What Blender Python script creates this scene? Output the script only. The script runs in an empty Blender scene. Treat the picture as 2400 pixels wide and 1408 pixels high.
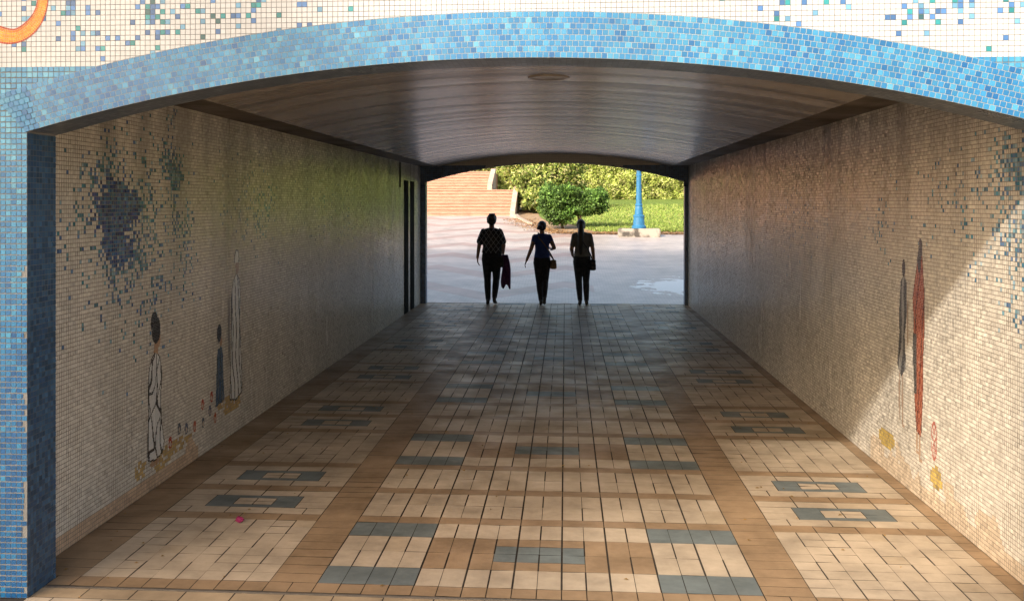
import bpy, bmesh, math, random
import numpy as np
from mathutils import Vector, Matrix, noise
random.seed(7); rng=np.random.default_rng(7)
scene=bpy.context.scene
COL=scene.collection

# ------------------------------------------------------------------ helpers
def link(o,parent=None):
    COL.objects.link(o)
    if parent is not None: o.parent=parent
    return o
def thing(o,label,cat,group=None):
    o["label"]=label; o["category"]=cat
    if group: o["group"]=group
    return o
def empty(name,loc=(0,0,0)):
    e=bpy.data.objects.new(name,None); e.location=loc; e.empty_display_size=.2
    return link(e)
def newmat(name,col=(.5,.5,.5),rough=.5,attr=False,noise_scale=None,noise_amt=.25,bump=0,bump_scale=20,spec=.5,coat=0,metal=0,stretch=None,streak=0):
    m=bpy.data.materials.new(name); m.use_nodes=True
    nt=m.node_tree; N=nt.nodes; L=nt.links
    b=N['Principled BSDF']
    b.inputs['Roughness'].default_value=rough
    b.inputs['Specular IOR Level'].default_value=spec
    b.inputs['Coat Weight'].default_value=coat
    b.inputs['Metallic'].default_value=metal
    b.inputs['Base Color'].default_value=(*col,1)
    src=None
    if attr:
        a=N.new('ShaderNodeAttribute'); a.attribute_name='Col'; src=a.outputs['Color']
    tc=N.new('ShaderNodeTexCoord'); vec=tc.outputs['Object']
    if stretch:
        mp=N.new('ShaderNodeMapping'); mp.inputs['Scale'].default_value=stretch
        L.new(vec,mp.inputs['Vector']); vec=mp.outputs['Vector']
    if noise_scale:
        n=N.new('ShaderNodeTexNoise'); n.inputs['Scale'].default_value=noise_scale; n.inputs['Detail'].default_value=6
        n.inputs['Roughness'].default_value=.65
        L.new(vec,n.inputs['Vector'])
        r=N.new('ShaderNodeMapRange'); r.inputs['From Min'].default_value=.3; r.inputs['From Max'].default_value=.7
        r.inputs['To Min'].default_value=1-noise_amt; r.inputs['To Max'].default_value=1+noise_amt*.6
        L.new(n.outputs['Fac'],r.inputs['Value'])
        mx=N.new('ShaderNodeVectorMath'); mx.operation='SCALE'
        if src is None:
            rgb=N.new('ShaderNodeRGB'); rgb.outputs[0].default_value=(*col,1); src=rgb.outputs[0]
        L.new(src,mx.inputs[0]); L.new(r.outputs['Result'],mx.inputs['Scale'])
        src=mx.outputs['Vector']
        rr=N.new('ShaderNodeMapRange'); rr.inputs['From Min'].default_value=.3; rr.inputs['From Max'].default_value=.7
        rr.inputs['To Min'].default_value=rough*1.35; rr.inputs['To Max'].default_value=rough*.8
        L.new(n.outputs['Fac'],rr.inputs['Value']); L.new(rr.outputs['Result'],b.inputs['Roughness'])
    if streak:
        # dark streaks, stronger towards the top of the wall
        mp2=N.new('ShaderNodeMapping'); mp2.inputs['Scale'].default_value=(1,2.2,.25); L.new(tc.outputs['Object'],mp2.inputs['Vector'])
        n3=N.new('ShaderNodeTexNoise'); n3.inputs['Scale'].default_value=1.4; n3.inputs['Detail'].default_value=6; L.new(mp2.outputs['Vector'],n3.inputs['Vector'])
        sp=N.new('ShaderNodeSeparateXYZ'); L.new(tc.outputs['Object'],sp.inputs[0])
        h=N.new('ShaderNodeMapRange'); h.inputs['From Min'].default_value=1.1; h.inputs['From Max'].default_value=2.6; h.inputs['To Min'].default_value=0; h.inputs['To Max'].default_value=1
        L.new(sp.outputs['Z'],h.inputs['Value'])
        nn=N.new('ShaderNodeMapRange'); nn.inputs['From Min'].default_value=.42; nn.inputs['From Max'].default_value=.68; L.new(n3.outputs['Fac'],nn.inputs['Value'])
        mu=N.new('ShaderNodeMath'); mu.operation='MULTIPLY'; L.new(h.outputs['Result'],mu.inputs[0]); L.new(nn.outputs['Result'],mu.inputs[1])
        iv=N.new('ShaderNodeMath'); iv.operation='MULTIPLY_ADD'; iv.inputs[1].default_value=-streak; iv.inputs[2].default_value=1; L.new(mu.outputs[0],iv.inputs[0])
        m4=N.new('ShaderNodeVectorMath'); m4.operation='SCALE'; L.new(src,m4.inputs[0]); L.new(iv.outputs[0],m4.inputs['Scale']); src=m4.outputs['Vector']
    if src is not None: L.new(src,b.inputs['Base Color'])
    if bump:
        n2=N.new('ShaderNodeTexNoise'); n2.inputs['Scale'].default_value=bump_scale; n2.inputs['Detail'].default_value=4
        L.new(vec,n2.inputs['Vector'])
        bp=N.new('ShaderNodeBump'); bp.inputs['Strength'].default_value=bump; bp.inputs['Distance'].default_value=.02
        L.new(n2.outputs['Fac'],bp.inputs['Height']); L.new(bp.outputs['Normal'],b.inputs['Normal'])
    return m

def quad_object(name,V,C,mats,extra=None,parent=None):
    V=np.asarray(V,dtype=np.float64).reshape(-1,3); n=len(V)//4
    faces=[(4*i,4*i+1,4*i+2,4*i+3) for i in range(n)]
    verts=[tuple(v) for v in V]; mi=[0]*n
    cols=[tuple(c)+(1,) for c in C]
    if extra:
        ev,ef,em=extra; o=len(verts)
        verts+=list(ev)
        for f in ef:
            faces.append(tuple(o+k for k in f)); mi.append(em); cols.append((.4,.38,.34,1))
    me=bpy.data.meshes.new(name); me.from_pydata(verts,[],faces)
    for m in mats: me.materials.append(m)
    me.polygons.foreach_set('material_index',mi)
    a=me.attributes.new('Col','FLOAT_COLOR','FACE')
    a.data.foreach_set('color',np.array(cols,dtype=np.float32).ravel())
    me.update()
    return link(bpy.data.objects.new(name,me),parent)

def mesh_object(name,verts,faces,mats,parent=None,smooth=False,mi=None):
    me=bpy.data.meshes.new(name); me.from_pydata([tuple(v) for v in verts],[],faces)
    if not isinstance(mats,(list,tuple)): mats=[mats]
    for m in mats: me.materials.append(m)
    if mi: me.polygons.foreach_set('material_index',mi)
    if smooth: me.polygons.foreach_set('use_smooth',[True]*len(me.polygons))
    me.update()
    return link(bpy.data.objects.new(name,me),parent)

def box(x0,x1,y0,y1,z0,z1):
    v=[(x0,y0,z0),(x1,y0,z0),(x1,y1,z0),(x0,y1,z0),(x0,y0,z1),(x1,y0,z1),(x1,y1,z1),(x0,y1,z1)]
    f=[(0,3,2,1),(4,5,6,7),(0,1,5,4),(1,2,6,5),(2,3,7,6),(3,0,4,7)]
    return v,f
def boxes(lst):
    V=[];F=[]
    for b in lst:
        v,f=box(*b); o=len(V); V+=v; F+=[tuple(o+k for k in q) for q in f]
    return V,F
def jit(c,a=.12):
    s=1+random.uniform(-a,a); return (c[0]*s,c[1]*s,c[2]*s)

def grid_tiles(O,U,V,N,u0,u1,v0,v1,pu,pv,gap,cf,tilt=.004,stag=False):
    O=Vector(O);U=Vector(U);V=Vector(V);N=Vector(N)
    Q=[];C=[]
    nu=int(round((u1-u0)/pu)); nv=int(round((v1-v0)/pv))
    for j in range(nv):
        vb=v0+j*pv; off=(pu*.5 if (stag and j%2) else 0)
        for i in range(nu):
            ub=u0+i*pu+off
            c=cf(ub+pu/2,vb+pv/2)
            if c is None: continue
            a=ub+gap/2;b=ub+pu-gap/2;d=vb+gap/2;e=vb+pv-gap/2
            t1=random.gauss(0,tilt)*pu; t2=random.gauss(0,tilt)*pv
            Q.append([O+U*a+V*d+N*(-t1-t2),O+U*b+V*d+N*(t1-t2),O+U*b+V*e+N*(t1+t2),O+U*a+V*e+N*(-t1+t2)])
            C.append(c)
    return Q,C
def gauss(u,v,cu,cv,su,sv): return math.exp(-((u-cu)/su)**2-((v-cv)/sv)**2)
def inpoly(x,y,P):
    r=False;j=len(P)-1
    for i in range(len(P)):
        xi,yi=P[i];xj,yj=P[j]
        if (yi>y)!=(yj>y) and x<(xj-xi)*(y-yi)/(yj-yi)+xi: r=not r
        j=i
    return r
def inell(x,y,cx,cy,rx,ry): return ((x-cx)/rx)**2+((y-cy)/ry)**2<1

# ------------------------------------------------------------------ materials
M_tile=newmat('glazed_mosaic',rough=.30,attr=True,noise_scale=1.6,noise_amt=.14,spec=.45)
M_walltile=newmat('interior_mosaic',rough=.22,attr=True,noise_scale=1.6,noise_amt=.2,spec=.42,stretch=(1,1,.3),streak=.6)
M_grout=newmat('grout',(.25,.215,.18),.8,noise_scale=3,noise_amt=.3)
M_groutb=newmat('pale_grout',(.36,.38,.38),.8,noise_scale=3,noise_amt=.2)
M_groutw=newmat('facade_grout',(.20,.205,.21),.8,noise_scale=3,noise_amt=.3)
M_floor=newmat('paving_tile',rough=.42,attr=True,noise_scale=2.2,noise_amt=.35,spec=.16,bump=.06,bump_scale=25)
M_fgrout=newmat('floor_grout',(.05,.038,.028),.9,noise_scale=6,noise_amt=.4)
M_ceil=newmat('painted_ceiling',(.33,.275,.21),.25,noise_scale=1.6,noise_amt=.65,bump=.2,bump_scale=3.2,spec=.42,stretch=(.08,2.0,0))  # stretched noise also paints the arc-shaped sheen bands into the colour
M_soffit=newmat('soffit_concrete',(.11,.085,.062),.5,noise_scale=2,noise_amt=.4,spec=.3)
M_conc=newmat('cast_concrete',(.4,.37,.33),.8,noise_scale=1.5,noise_amt=.3,bump=.2)
M_dark=newmat('recess_shade_paint',(.012,.012,.011),.9,noise_scale=4,spec=.05)

# ------------------------------------------------------------------ underpass
XL,XR=-2.73,2.27; OL,OR=-2.58,2.16; XC=-.21
ZS,ZCROWN=2.24,2.57; HW=2.37
YF0,YF1=4.84,5.12; YB0,YB1=19.6,19.82
HT=8.0  # unseen top, height set so its shadow covers the plaza
class Arch:
    def __init__(s,l,r,zs,zcr):
        s.l,s.r,s.xc,s.hw=l,r,(l+r)/2,(r-l)/2; h=zcr-zs
        s.R=(s.hw**2+h*h)/(2*h); s.zc=zcr-s.R
    def z(s,x): return s.zc+math.sqrt(s.R**2-(x-s.xc)**2)
A1=Arch(OL,OR,ZS,ZCROWN); A2=Arch(-2.63,2.21,2.29,2.65)
R=A1.R; ZC=A1.zc; RO=R+.213
under=empty('pedestrian_underpass',(XC,YF0,0))
thing(under,"mosaic tiled pedestrian underpass with blue trimmed segmental arch","underpass")
def P(o):
    o.parent=under; o.matrix_parent_inverse=Matrix.Translation((-XC,-YF0,0)); return o

def portal_shell(A,y0,y1,matidx=1):
    xs=[-16,-4,A.l]+[A.l+(A.r-A.l)*i/48 for i in range(1,48)]+[A.r,4,16]
    V=[];F=[]
    def q(a,b,c,d):
        o=len(V);V.extend([a,b,c,d]);F.append((o,o+1,o+2,o+3))
    for a,b in zip(xs[:-1],xs[1:]):
        ins=(a>=A.l-1e-6 and b<=A.r+1e-6)
        za=A.z(a) if ins else 0; zb=A.z(b) if ins else 0
        q((a,y0,za),(b,y0,zb),(b,y0,HT),(a,y0,HT))
        q((a,y1,za),(a,y1,HT),(b,y1,HT),(b,y1,zb))
        if ins: q((a,y0,za),(a,y1,za),(b,y1,zb),(b,y0,zb))
    for x in(A.l,A.r): q((x,y0,0),(x,y1,0),(x,y1,A.z(x)),(x,y0,A.z(x)))
    return V,F,matidx

BL=[(.007,.085,.245),(.012,.125,.31),(.022,.17,.36),(.042,.23,.41),(.085,.31,.47)]
def blue(z,x=0):
    n=noise.noise(Vector((x*1.1,z*1.6,3)))
    t=min(1,max(0,(z-.3)/2.2))+n*.35  # deeper blue towards the base, shade put into the tile colour
    k=t*3.0+random.gauss(0,.7)
    k=max(0,min(3.999,k)); i=int(k);f=k-i
    return jit(tuple(a*(1-f)+b*f for a,b in zip(BL[i],BL[i+1])),.10)
def accent():
    r=random.random()
    if r<.5: return jit((.06,.16,.37),.3)
    if r<.72: return jit((.12,.29,.45),.2)
    if r<.95: return jit((.025,.23,.26),.3)
    return (.03,.10,.12)
def white_c(x,z):
    d=.18*gauss(x,z,-2.2,2.80,.55,.22)+.38*gauss(x,z,-1.75,2.98,.5,.18)+.28*gauss(x,z,-2.4,3.15,.8,.25)+.18*gauss(x,z,-1.3,2.86,.2,.1)
    d+=.36*gauss(x,z,1.65,2.84,.35,.13)+.38*gauss(x,z,1.9,3.05,.7,.25)+.18*gauss(x,z,1.15,2.86,.2,.08)
    cl=noise.noise(Vector((x*4,z*4,9)))
    d*=max(0,1+cl*1.8)
    if random.random()<d: return accent()
    return jit((.475,.50,.53),.05)
PT=.0266; PW=.0245
Q=[];C=[]
ZB=2.55
def yj(): return YF0-.0025
for side in(-1,1):
    xe=OL if side<0 else OR
    for i in range(56):
        for j in range(96):
            z0=j*PT;z1=z0+PT-.0028
            if z1>ZB+.012: continue
            xa=xe+side*(i*PT+.0014); xb=xe+side*((i+1)*PT-.0014)
            xm=(xa+xb)/2;zm=(z0+z1)/2
            c=blue(zm,xm)
            if side<0 and i==0:
                zone_=(1.50<zm<1.60) or (.80<zm<1.0) or (.28<zm<.62)
                if random.random()<(.62 if zone_ else .05): xa=xe+side*PT*random.uniform(.35,.95)
            t=random.gauss(0,.01)*PT
            lo,hi=min(xa,xb),max(xa,xb)
            Q.append([(lo,yj()+t,z0+.0014),(hi,yj()-t,z0+.0014+random.uniform(0,.004)*(hi!=xe)),(hi,yj()-t,z1),(lo,yj()+t,z1)]);C.append(c)
    for i in range(16):
        for j in range(84,96):
            z0=j*PT;z1=z0+PT-.0028
            if z1>ZB+.012: continue
            xa=xe-side*(i*PT+.0014); xb=xe-side*((i+1)*PT-.0014)
            lo,hi=min(xa,xb),max(xa,xb)
            if min(math.hypot(abs(lo-XC),z0-ZC),math.hypot(abs(hi-XC),z0-ZC))<RO-.03: continue
            Q.append([(lo,yj(),z0+.0014),(hi,yj(),z0+.0014),(hi,yj(),z1),(lo,yj(),z1)]);C.append(blue(2.4,lo))
x=-4.2
while x<4.0:
    z=ZB
    while z<3.7:
        pts=[(x+.0013,z+.0013),(x+PW-.0013,z+.0013),(x+PW-.0013,z+PW-.0013),(x+.0013,z+PW-.0013)]
        rr=[math.hypot(p[0]-XC,p[1]-ZC) for p in pts]
        if max(rr)>RO+.004:
            pp=[]
            for p,r_ in zip(pts,rr):
                zz=p[1]
                if r_<RO+.002: zz=ZC+math.sqrt((RO+.002)**2-(p[0]-XC)**2)
                pp.append((p[0],yj()+random.gauss(0,.0001),zz))
            Q.append(pp);C.append(white_c(x+PW/2,z+PW/2))
        z+=PW
    x+=PW
fac=quad_object('facade_wall',Q,C,[M_tile,M_groutw],portal_shell(A1,YF0,YF1)); P(fac)
fac["label"]="white mosaic facade sprinkled with blue and teal tiles"
# orange ribbon inlay, curved strips of small tesserae
RB=[(-2.90,2.86),(-2.82,2.765),(-2.76,2.73),(-2.70,2.705),(-2.64,2.70),(-2.59,2.72),(-2.545,2.76),(-2.515,2.81),(-2.50,2.87),(-2.50,2.94),(-2.53,3.02),(-2.60,3.10)]
RW=[.03,.034,.038,.04,.036,.036,.034,.03,.028,.026,.022,.012]
def crom(P4,t):
    p0,p1,p2,p3=P4
    return tuple(.5*((2*p1[k])+(-p0[k]+p2[k])*t+(2*p0[k]-5*p1[k]+4*p2[k]-p3[k])*t*t+(-p0[k]+3*p1[k]-3*p2[k]+p3[k])*t**3) for k in range(len(p0)))
pr_=[(a,b,w_) for (a,b),w_ in zip(RB,RW)];pts=[]
for i in range(1,len(pr_)-2):
    for s in range(6): pts.append(crom(pr_[i-1:i+3],s/6))
Q=[];C=[]
offs=[-1,-.80,-.5,-.2,.15,.45,.78,1]
cl=[(.33,.03,.012),(.62,.21,.02),(.66,.26,.025),(.64,.23,.02),(.66,.25,.025),(.56,.15,.015),(.30,.03,.012)]
for i in range(len(pts)-1):
    a,b=pts[i],pts[i+1];t=Vector((b[0]-a[0],b[1]-a[1])).normalized();nn=Vector((-t.y,t.x))
    a2=pts[i+2] if i+2<len(pts) else b; t2=Vector((a2[0]-b[0],a2[1]-b[1]));t2=t2.normalized() if t2.length>1e-6 else t;n2=Vector((-t2.y,t2.x))
    for k in range(7):
        q=[]
        for (pp,nv_,o_) in((a,nn,offs[k]),(a,nn,offs[k+1]),(b,n2,offs[k+1]),(b,n2,offs[k])):
            q.append((pp[0]+nv_.x*o_*pp[2],YF0-.0045,pp[1]+nv_.y*o_*pp[2]))
        c0=Vector([sum(v[m] for v in q)/4 for m in range(3)])
        q=[tuple(c0+(Vector(v)-c0)*.93) for v in q]
        Q.append(q);C.append(jit(cl[k],.22))
rbn=quad_object('ribbon_inlay',Q,C,[M_tile]);P(rbn);rbn["label"]="curling orange mosaic ribbon with red rims"
# arch trim band
Q=[];C=[]
rows=8;pr=(RO-R)/rows
for j in range(rows):
    r0=R+j*pr+.0013;r1=R+(j+1)*pr-.0013
    da=.0268/R; n=int(.33/da)
    for i in range(-n,n):
        a0=(i+(.5 if j%2 else 0))*da+.0013/R;a1=a0+da-.0026/R
        xm=XC+(r0+pr/2)*math.sin((a0+a1)/2); zm=ZC+(r0+pr/2)*math.cos((a0+a1)/2); dx=abs(xm-XC)
        if dx>HW and zm-ZS<(dx-HW)*1.05: continue
        k=[(r0,a0),(r0,a1),(r1,a1),(r1,a0)]; t=random.gauss(0,.00018)
        Q.append([(XC+rr*math.sin(a),YF0-.006+(t if q in(0,3) else -t),ZC+rr*math.cos(a)) for q,(rr,a) in enumerate(k)])
        C.append(blue(1.75+.6*noise.noise(Vector((xm*1.5,0,1))),xm*1.7))
ev=[];ef=[]
NB=90;A=math.asin((HW+.0)/RO)
for i in range(NB):
    a0=-A+2*A*i/NB;a1=-A+2*A*(i+1)/NB;o=len(ev)
    ev+=[(XC+rr*math.sin(a),YF0-.0045,ZC+rr*math.cos(a)) for rr,a in((R,a0),(R,a1),(RO,a1),(RO,a0))]
    ev+=[(XC+rr*math.sin(a),yy,ZC+rr*math.cos(a)) for rr,yy,a in((RO,YF0-.0045,a0),(RO,YF0-.0045,a1),(RO,YF0-.001,a1),(RO,YF0-.001,a0))]
    ef+=[(o,o+1,o+2,o+3),(o+4,o+5,o+6,o+7)]
DK=[(.08,.10,.13),(.10,.12,.15),(.14,.16,.19),(.07,.09,.11)]
n=int(math.asin(HW/R)/(.027/R))
for i in range(-n,n):
    a0=i*.027/R+.001/R;a1=a0+.025/R
    for j in range(10):
        y0=YF0-.004+j*.0284+.001;y1=y0+.026
        rr=R-.0025
        Q.append([(XC+rr*math.sin(a0),y0,ZC+rr*math.cos(a0)),(XC+rr*math.sin(a1),y0,ZC+rr*math.cos(a1)),(XC+rr*math.sin(a1),y1,ZC+rr*math.cos(a1)),(XC+rr*math.sin(a0),y1,ZC+rr*math.cos(a0))])
        C.append(jit(random.choice(DK)))
tr=quad_object('arch_trim',Q,C,[M_tile,M_groutb],(ev,ef,1)); P(tr)
for xx,nn in((OL,1),(OR,-1)):
    Q,C=grid_tiles((xx+nn*.0025,0,0),(0,1,0),(0,0,1),(nn,0,0),YF0-.002,YF1,0,ZS,.0282,PT,.0028,lambda u,v:jit(random.choice([(.035,.085,.17),(.045,.11,.20),(.055,.13,.23),(.03,.07,.13)]),.15),tilt=.01)
    P(quad_object('jamb',Q,C,[M_tile]))
V,F,_=portal_shell(A2,YB0,YB1)
Q=[];C=[]
xx=XL
while xx<XR:
    z=2.2
    while z<2.95:
        xm=xx+.02;zm=z+.02
        if (xm<A2.l or xm>A2.r or zm>A2.z(xm)+.005) :
            dx=abs(xm-A2.xc)
            c=jit((.03,.07,.14),.3) if (dx>1.25+1.2*(2.6-zm) and zm<2.60) else jit((.55,.45,.34),.03)
            zt=z+.038
            Q.append([(xx,YB0-.003,z),(xx+.0385,YB0-.003,z),(xx+.0385,YB0-.003,zt),(xx,YB0-.003,zt)]);C.append(c)
        z+=.04
    xx+=.04
for a,b in((XL,A2.l),(A2.r,XR)):
    for k in range(3):
        for j in range(56):
            w=(b-a)/3
            Q.append([(a+k*w,YB0-.003,j*.04),(a+k*w+w-.003,YB0-.003,j*.04),(a+k*w+w-.003,YB0-.003,j*.04+.037),(a+k*w,YB0-.003,j*.04+.037)]);C.append(jit((.03,.08,.17),.3))
for xx_,nn in((A2.l,1),(A2.r,-1)):
    q,c=grid_tiles((xx_+nn*.0025,0,0),(0,1,0),(0,0,1),(nn,0,0),YB0,YB1,0,2.29,.04,.04,.003,lambda u,v:jit((.035,.10,.22),.3))
    Q+=q;C+=c
P(quad_object('exit_portal',Q,C,[M_tile,M_grout],(V,F,1)))

# --- mosaic side walls
def sand(u,v,seed):
    n=noise.noise(Vector((u*1.7,v*2.5,seed)))*.5+noise.noise(Vector((u*6,v*6,seed)))*.2
    return v<.09+.6*max(0,n)
def base_c(u,v): return jit((.75,.705,.62),.07)
INK=(.05,.045,.045);SKIN=(.50,.31,.19);ROBE=(.82,.82,.80)
fx=6.78
def edge_of(u,v,P_,t=.011): return not(inpoly(u+t,v,P_) and inpoly(u-t,v,P_) and inpoly(u,v+t,P_) and inpoly(u,v-t,P_))
boyrobe=[(fx-.10,.80),(fx-.06,.87),(fx+.02,.91),(fx+.09,.86),(fx+.125,.74),(fx+.10,.58),(fx+.12,.42),(fx+.165,.28),(fx+.13,.20),(fx+.0,.18),(fx-.12,.20),(fx-.13,.32),(fx-.11,.50),(fx-.12,.66)]
manrobe=[(8.38,1.16),(8.42,1.25),(8.50,1.32),(8.58,1.27),(8.62,1.16),(8.60,.9),(8.65,.6),(8.67,.30),(8.5,.26),(8.33,.29),(8.36,.6),(8.38,.9)]
def left_fig(u,v):
    if 6.5<u<7.05:
        if inell(u,v,fx+.02,1.05,.075,.09) or inell(u,v,fx-.01,1.10,.06,.075): return jit((.03,.022,.02),.2)
        if inell(u,v,fx+.055,.985,.04,.055) or inpoly(u,v,[(fx-.01,.98),(fx+.06,.98),(fx+.05,.89),(fx-.02,.9)]): return jit(SKIN,.1)
        if inpoly(u,v,boyrobe):
            s=math.sin(u*60+v*11+noise.noise(Vector((u*6,v*4,0)))*6)
            s2=math.sin(v*30-u*30+noise.noise(Vector((u*6,v*6,3)))*4)
            return INK if (s>.88 or s2>.93 or edge_of(u,v,boyrobe,.011)) else jit(ROBE,.04)
        if inell(u,v,fx+.0,.17,.09,.02): return jit(SKIN,.1)
    if 7.9<u<8.25:
        if inell(u,v,8.08,.87,.056,.07): return (.03,.02,.02)
        if inell(u,v,8.12,.80,.03,.045): return jit(SKIN,.1)
        if inpoly(u,v,[(8.02,.68),(8.05,.75),(8.13,.76),(8.18,.68),(8.18,.5),(8.21,.32),(7.99,.30),(8.01,.5)]): 
            return jit((.03,.05,.09),.2) if math.sin(u*80+v*10)>.7 else jit((.07,.12,.20),.15)
    if 8.2<u<8.75:
        if inell(u,v,8.52,1.43,.062,.085) and v>1.40: return INK if not inell(u,v,8.52,1.43,.05,.075) else jit(ROBE,.04)
        if inell(u,v,8.53,1.37,.045,.07): return jit((.42,.26,.16),.1)
        if inpoly(u,v,manrobe):
            s=math.sin(u*75+v*6+noise.noise(Vector((u*4,v*4,0)))*3)
            return INK if (s>.80 or edge_of(u,v,manrobe,.014)) else jit(ROBE,.04)
        if inell(u,v,8.32,.88,.025,.28): return jit((.25,.22,.20),.2)
    for k,(a,b) in enumerate([(7.05,.24),(7.22,.30),(7.36,.27),(7.53,.25),(7.70,.38),(7.71,.24),(7.86,.30),(7.98,.22),(7.9,.40)]):
        if inell(u,v,a,b,.030,.045):
            if inell(u,v,a,b-.01,.014,.022): return jit((.6,.5,.4),.1)
            return jit([(.45,.06,.03),(.08,.1,.14),(.1,.12,.2),(.5,.1,.04)][k%4],.2)
    return None
def left_c(u,v):
    nn=noise.noise(Vector((u*5,v*9,2)))*.6+.75
    if max(gauss(u,v,6.8,.17,.40,.09),gauss(u,v,7.2,.19,.40,.05),gauss(u,v,8.4,.28,.45,.10))*nn>.40 and random.random()<.8: return jit((.60,.42,.18),.13)
    if sand(u,v,1.0) and u<7.6: return jit((.68,.50,.35),.07)
    n1=noise.noise(Vector((u*3.5,v*5,4)))
    core=1.15*gauss(u,v,6.18,1.84,.33,.21)+.50*gauss(u,v,6.24,1.62,.22,.19)
    d=.50*gauss(u,v,6.25,1.86,.55,.34)+.95*gauss(u,v,7.22-.32*(v-1.95),1.93,.15,.40)+.22*gauss(u,v,6.75,2.16,.5,.12)
    d+=.26*gauss(u,v,6.6,1.45,.55,.30)+.07*gauss(u,v,6.7,1.1,.6,.3)+.45*gauss(u,v,9.35,1.88,.30,.17)+.12*gauss(u,v,8.9,1.9,.6,.3)+.14*gauss(u,v,12.2,1.8,1.0,.3)
    d=core*max(0,1+.6*n1)+d*max(0,1+1.4*n1)
    if random.random()<d*.80:
        if core>.36: return jit(random.choice([(.06,.11,.30),(.08,.10,.27),(.07,.17,.34),(.13,.21,.42),(.05,.07,.18),(.11,.25,.38)]),.3)
        return jit(random.choice([(.11,.19,.38),(.08,.26,.32),(.16,.27,.45),(.24,.42,.48),(.10,.22,.28),(.34,.48,.56)]),.25)
    return base_c(u,v)
redrobe=[(6.88,1.64),(6.85,1.50),(6.825,1.34),(6.82,1.10),(6.845,.92),(6.85,.66),(6.885,.40),(6.975,.42),(7.02,.68),(7.05,.95),(7.03,1.12),(7.05,1.28),(6.99,1.45),(6.93,1.58)]
drkdress=[(7.17,1.36),(7.22,1.42),(7.29,1.37),(7.33,1.14),(7.32,1.02),(7.365,.80),(7.28,.72),(7.185,.80),(7.21,1.02),(7.17,1.14)]
def right_fig(u,v):
    if 6.8<u<7.12:
        if inell(u,v,6.90,1.60,.034,.075) or inell(u,v,6.925,1.53,.03,.08): return jit((.05,.035,.03),.2)
        if inpoly(u,v,redrobe):
            if u>6.965 and .66<v<1.05: return jit((.10,.09,.085),.2)
            s=math.sin(u*55+v*7+noise.noise(Vector((u*5,v*3,1)))*3)
            if s>.90 or edge_of(u,v,redrobe,.007): return (.15,.05,.035)
            return jit((.46,.17,.10),.15) if (math.sin(u*120)*math.sin(v*85))>.0 else jit((.32,.085,.05),.15)
        if inell(u,v,6.915,.33,.016,.09) or inell(u,v,6.965,.36,.014,.08) or inell(u,v,6.895,.25,.03,.012) or inell(u,v,6.955,.29,.026,.011): return jit((.50,.34,.23),.06)
    if 7.1<u<7.45:
        if inell(u,v,7.23,1.46,.032,.062): return (.07,.05,.045)
        if inpoly(u,v,drkdress):
            s=math.sin(u*60+noise.noise(Vector((u*5,v*4,7)))*4+v*8)
            return jit((.10,.10,.105),.2) if (s>-.2 or edge_of(u,v,drkdress,.009)) else jit((.33,.32,.31),.1)
        if inell(u,v,7.255,.58,.015,.19) or inell(u,v,7.32,.60,.014,.18) or inell(u,v,7.24,.40,.03,.012) or inell(u,v,7.15,1.1,.011,.16): return jit((.45,.33,.25),.1)
    e1=((u-6.65)/.05)**2+((v-.43)/.125)**2
    if e1<1 and (e1>.70 or math.sin(7*math.atan2((v-.43)/.125,(u-6.65)/.05))>.6): return jit((.48,.12,.09),.15)
    return None
def right_c(u,v):
    nn=noise.noise(Vector((u*6,v*10,2)))*.7+.8
    if max(gauss(u,v,6.62,.21,.13,.07),gauss(u,v,7.6,.22,.2,.08))*nn>.42: return jit((.62,.45,.13),.12)
    if sand(u,v,5.0) and u<8: return jit((.70,.58,.44),.06)
    d=.75*gauss(u,v,5.45,1.95,.22,.28)+.28*gauss(u,v,5.75,1.9,.36,.30)+.10*gauss(u,v,6.4,1.9,.4,.25)+.2*gauss(u,v,7.7,1.75,.3,.18)+.12*gauss(u,v,10.5,1.8,.8,.3)
    d+=.22*gauss(u,v,5.4,1.40,.2,.2)
    d*=max(0,1+1.3*noise.noise(Vector((u*3.5,v*5,14))))
    if random.random()<d*.85: return jit(random.choice([(.10,.30,.42),(.08,.21,.33),(.22,.43,.53),(.14,.26,.46),(.42,.54,.60),(.30,.46,.56)]),.25)
    return base_c(u,v)
WT=2.58
for xx,nn,cf,ff,figs,lab in((XL,1,left_c,left_fig,[(6.6,7.0,.15,1.2),(7.0,8.75,.15,1.55)],"mosaic wall picturing robed figures and scattered blue tiles"),(XR,-1,right_c,right_fig,[(6.55,7.42,.2,1.7)],"mosaic wall picturing women in red and dark dresses")):
    Q,C=grid_tiles((xx,0,0),(0,1,0),(0,0,1),(nn,0,0),YF1,YB0,0,WT,.0262,.0239,.0036,cf,tilt=.018)
    for (a,b,c_,d_) in figs:
        q,c=grid_tiles((xx+nn*.0015,0,0),(0,1,0),(0,0,1),(nn,0,0),a,b,c_,d_,.0105,.0100,.0008,ff,tilt=.004)
        Q+=q;C+=c
    bx=box(min(xx-nn*.0025,xx-nn*.12),max(xx-nn*.0025,xx-nn*.12),YF1,YB0,0,WT)
    o=quad_object('side_wall',Q,C,[M_walltile,M_grout],(bx[0],bx[1],1)); o["label"]=lab; P(o)
for a,b,z0,z1 in((17.6,18.05,0.0,2.28),(18.3,18.75,0.0,2.28),(17.1,17.2,2.15,2.57)):
    v,f=box(XL+.001,XL+.008,a,b,z0+.005,z1); P(mesh_object('recess_shade_plate',v,f,M_dark))  # near-black plates on the wall stand in for the shade inside recesses
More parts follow.
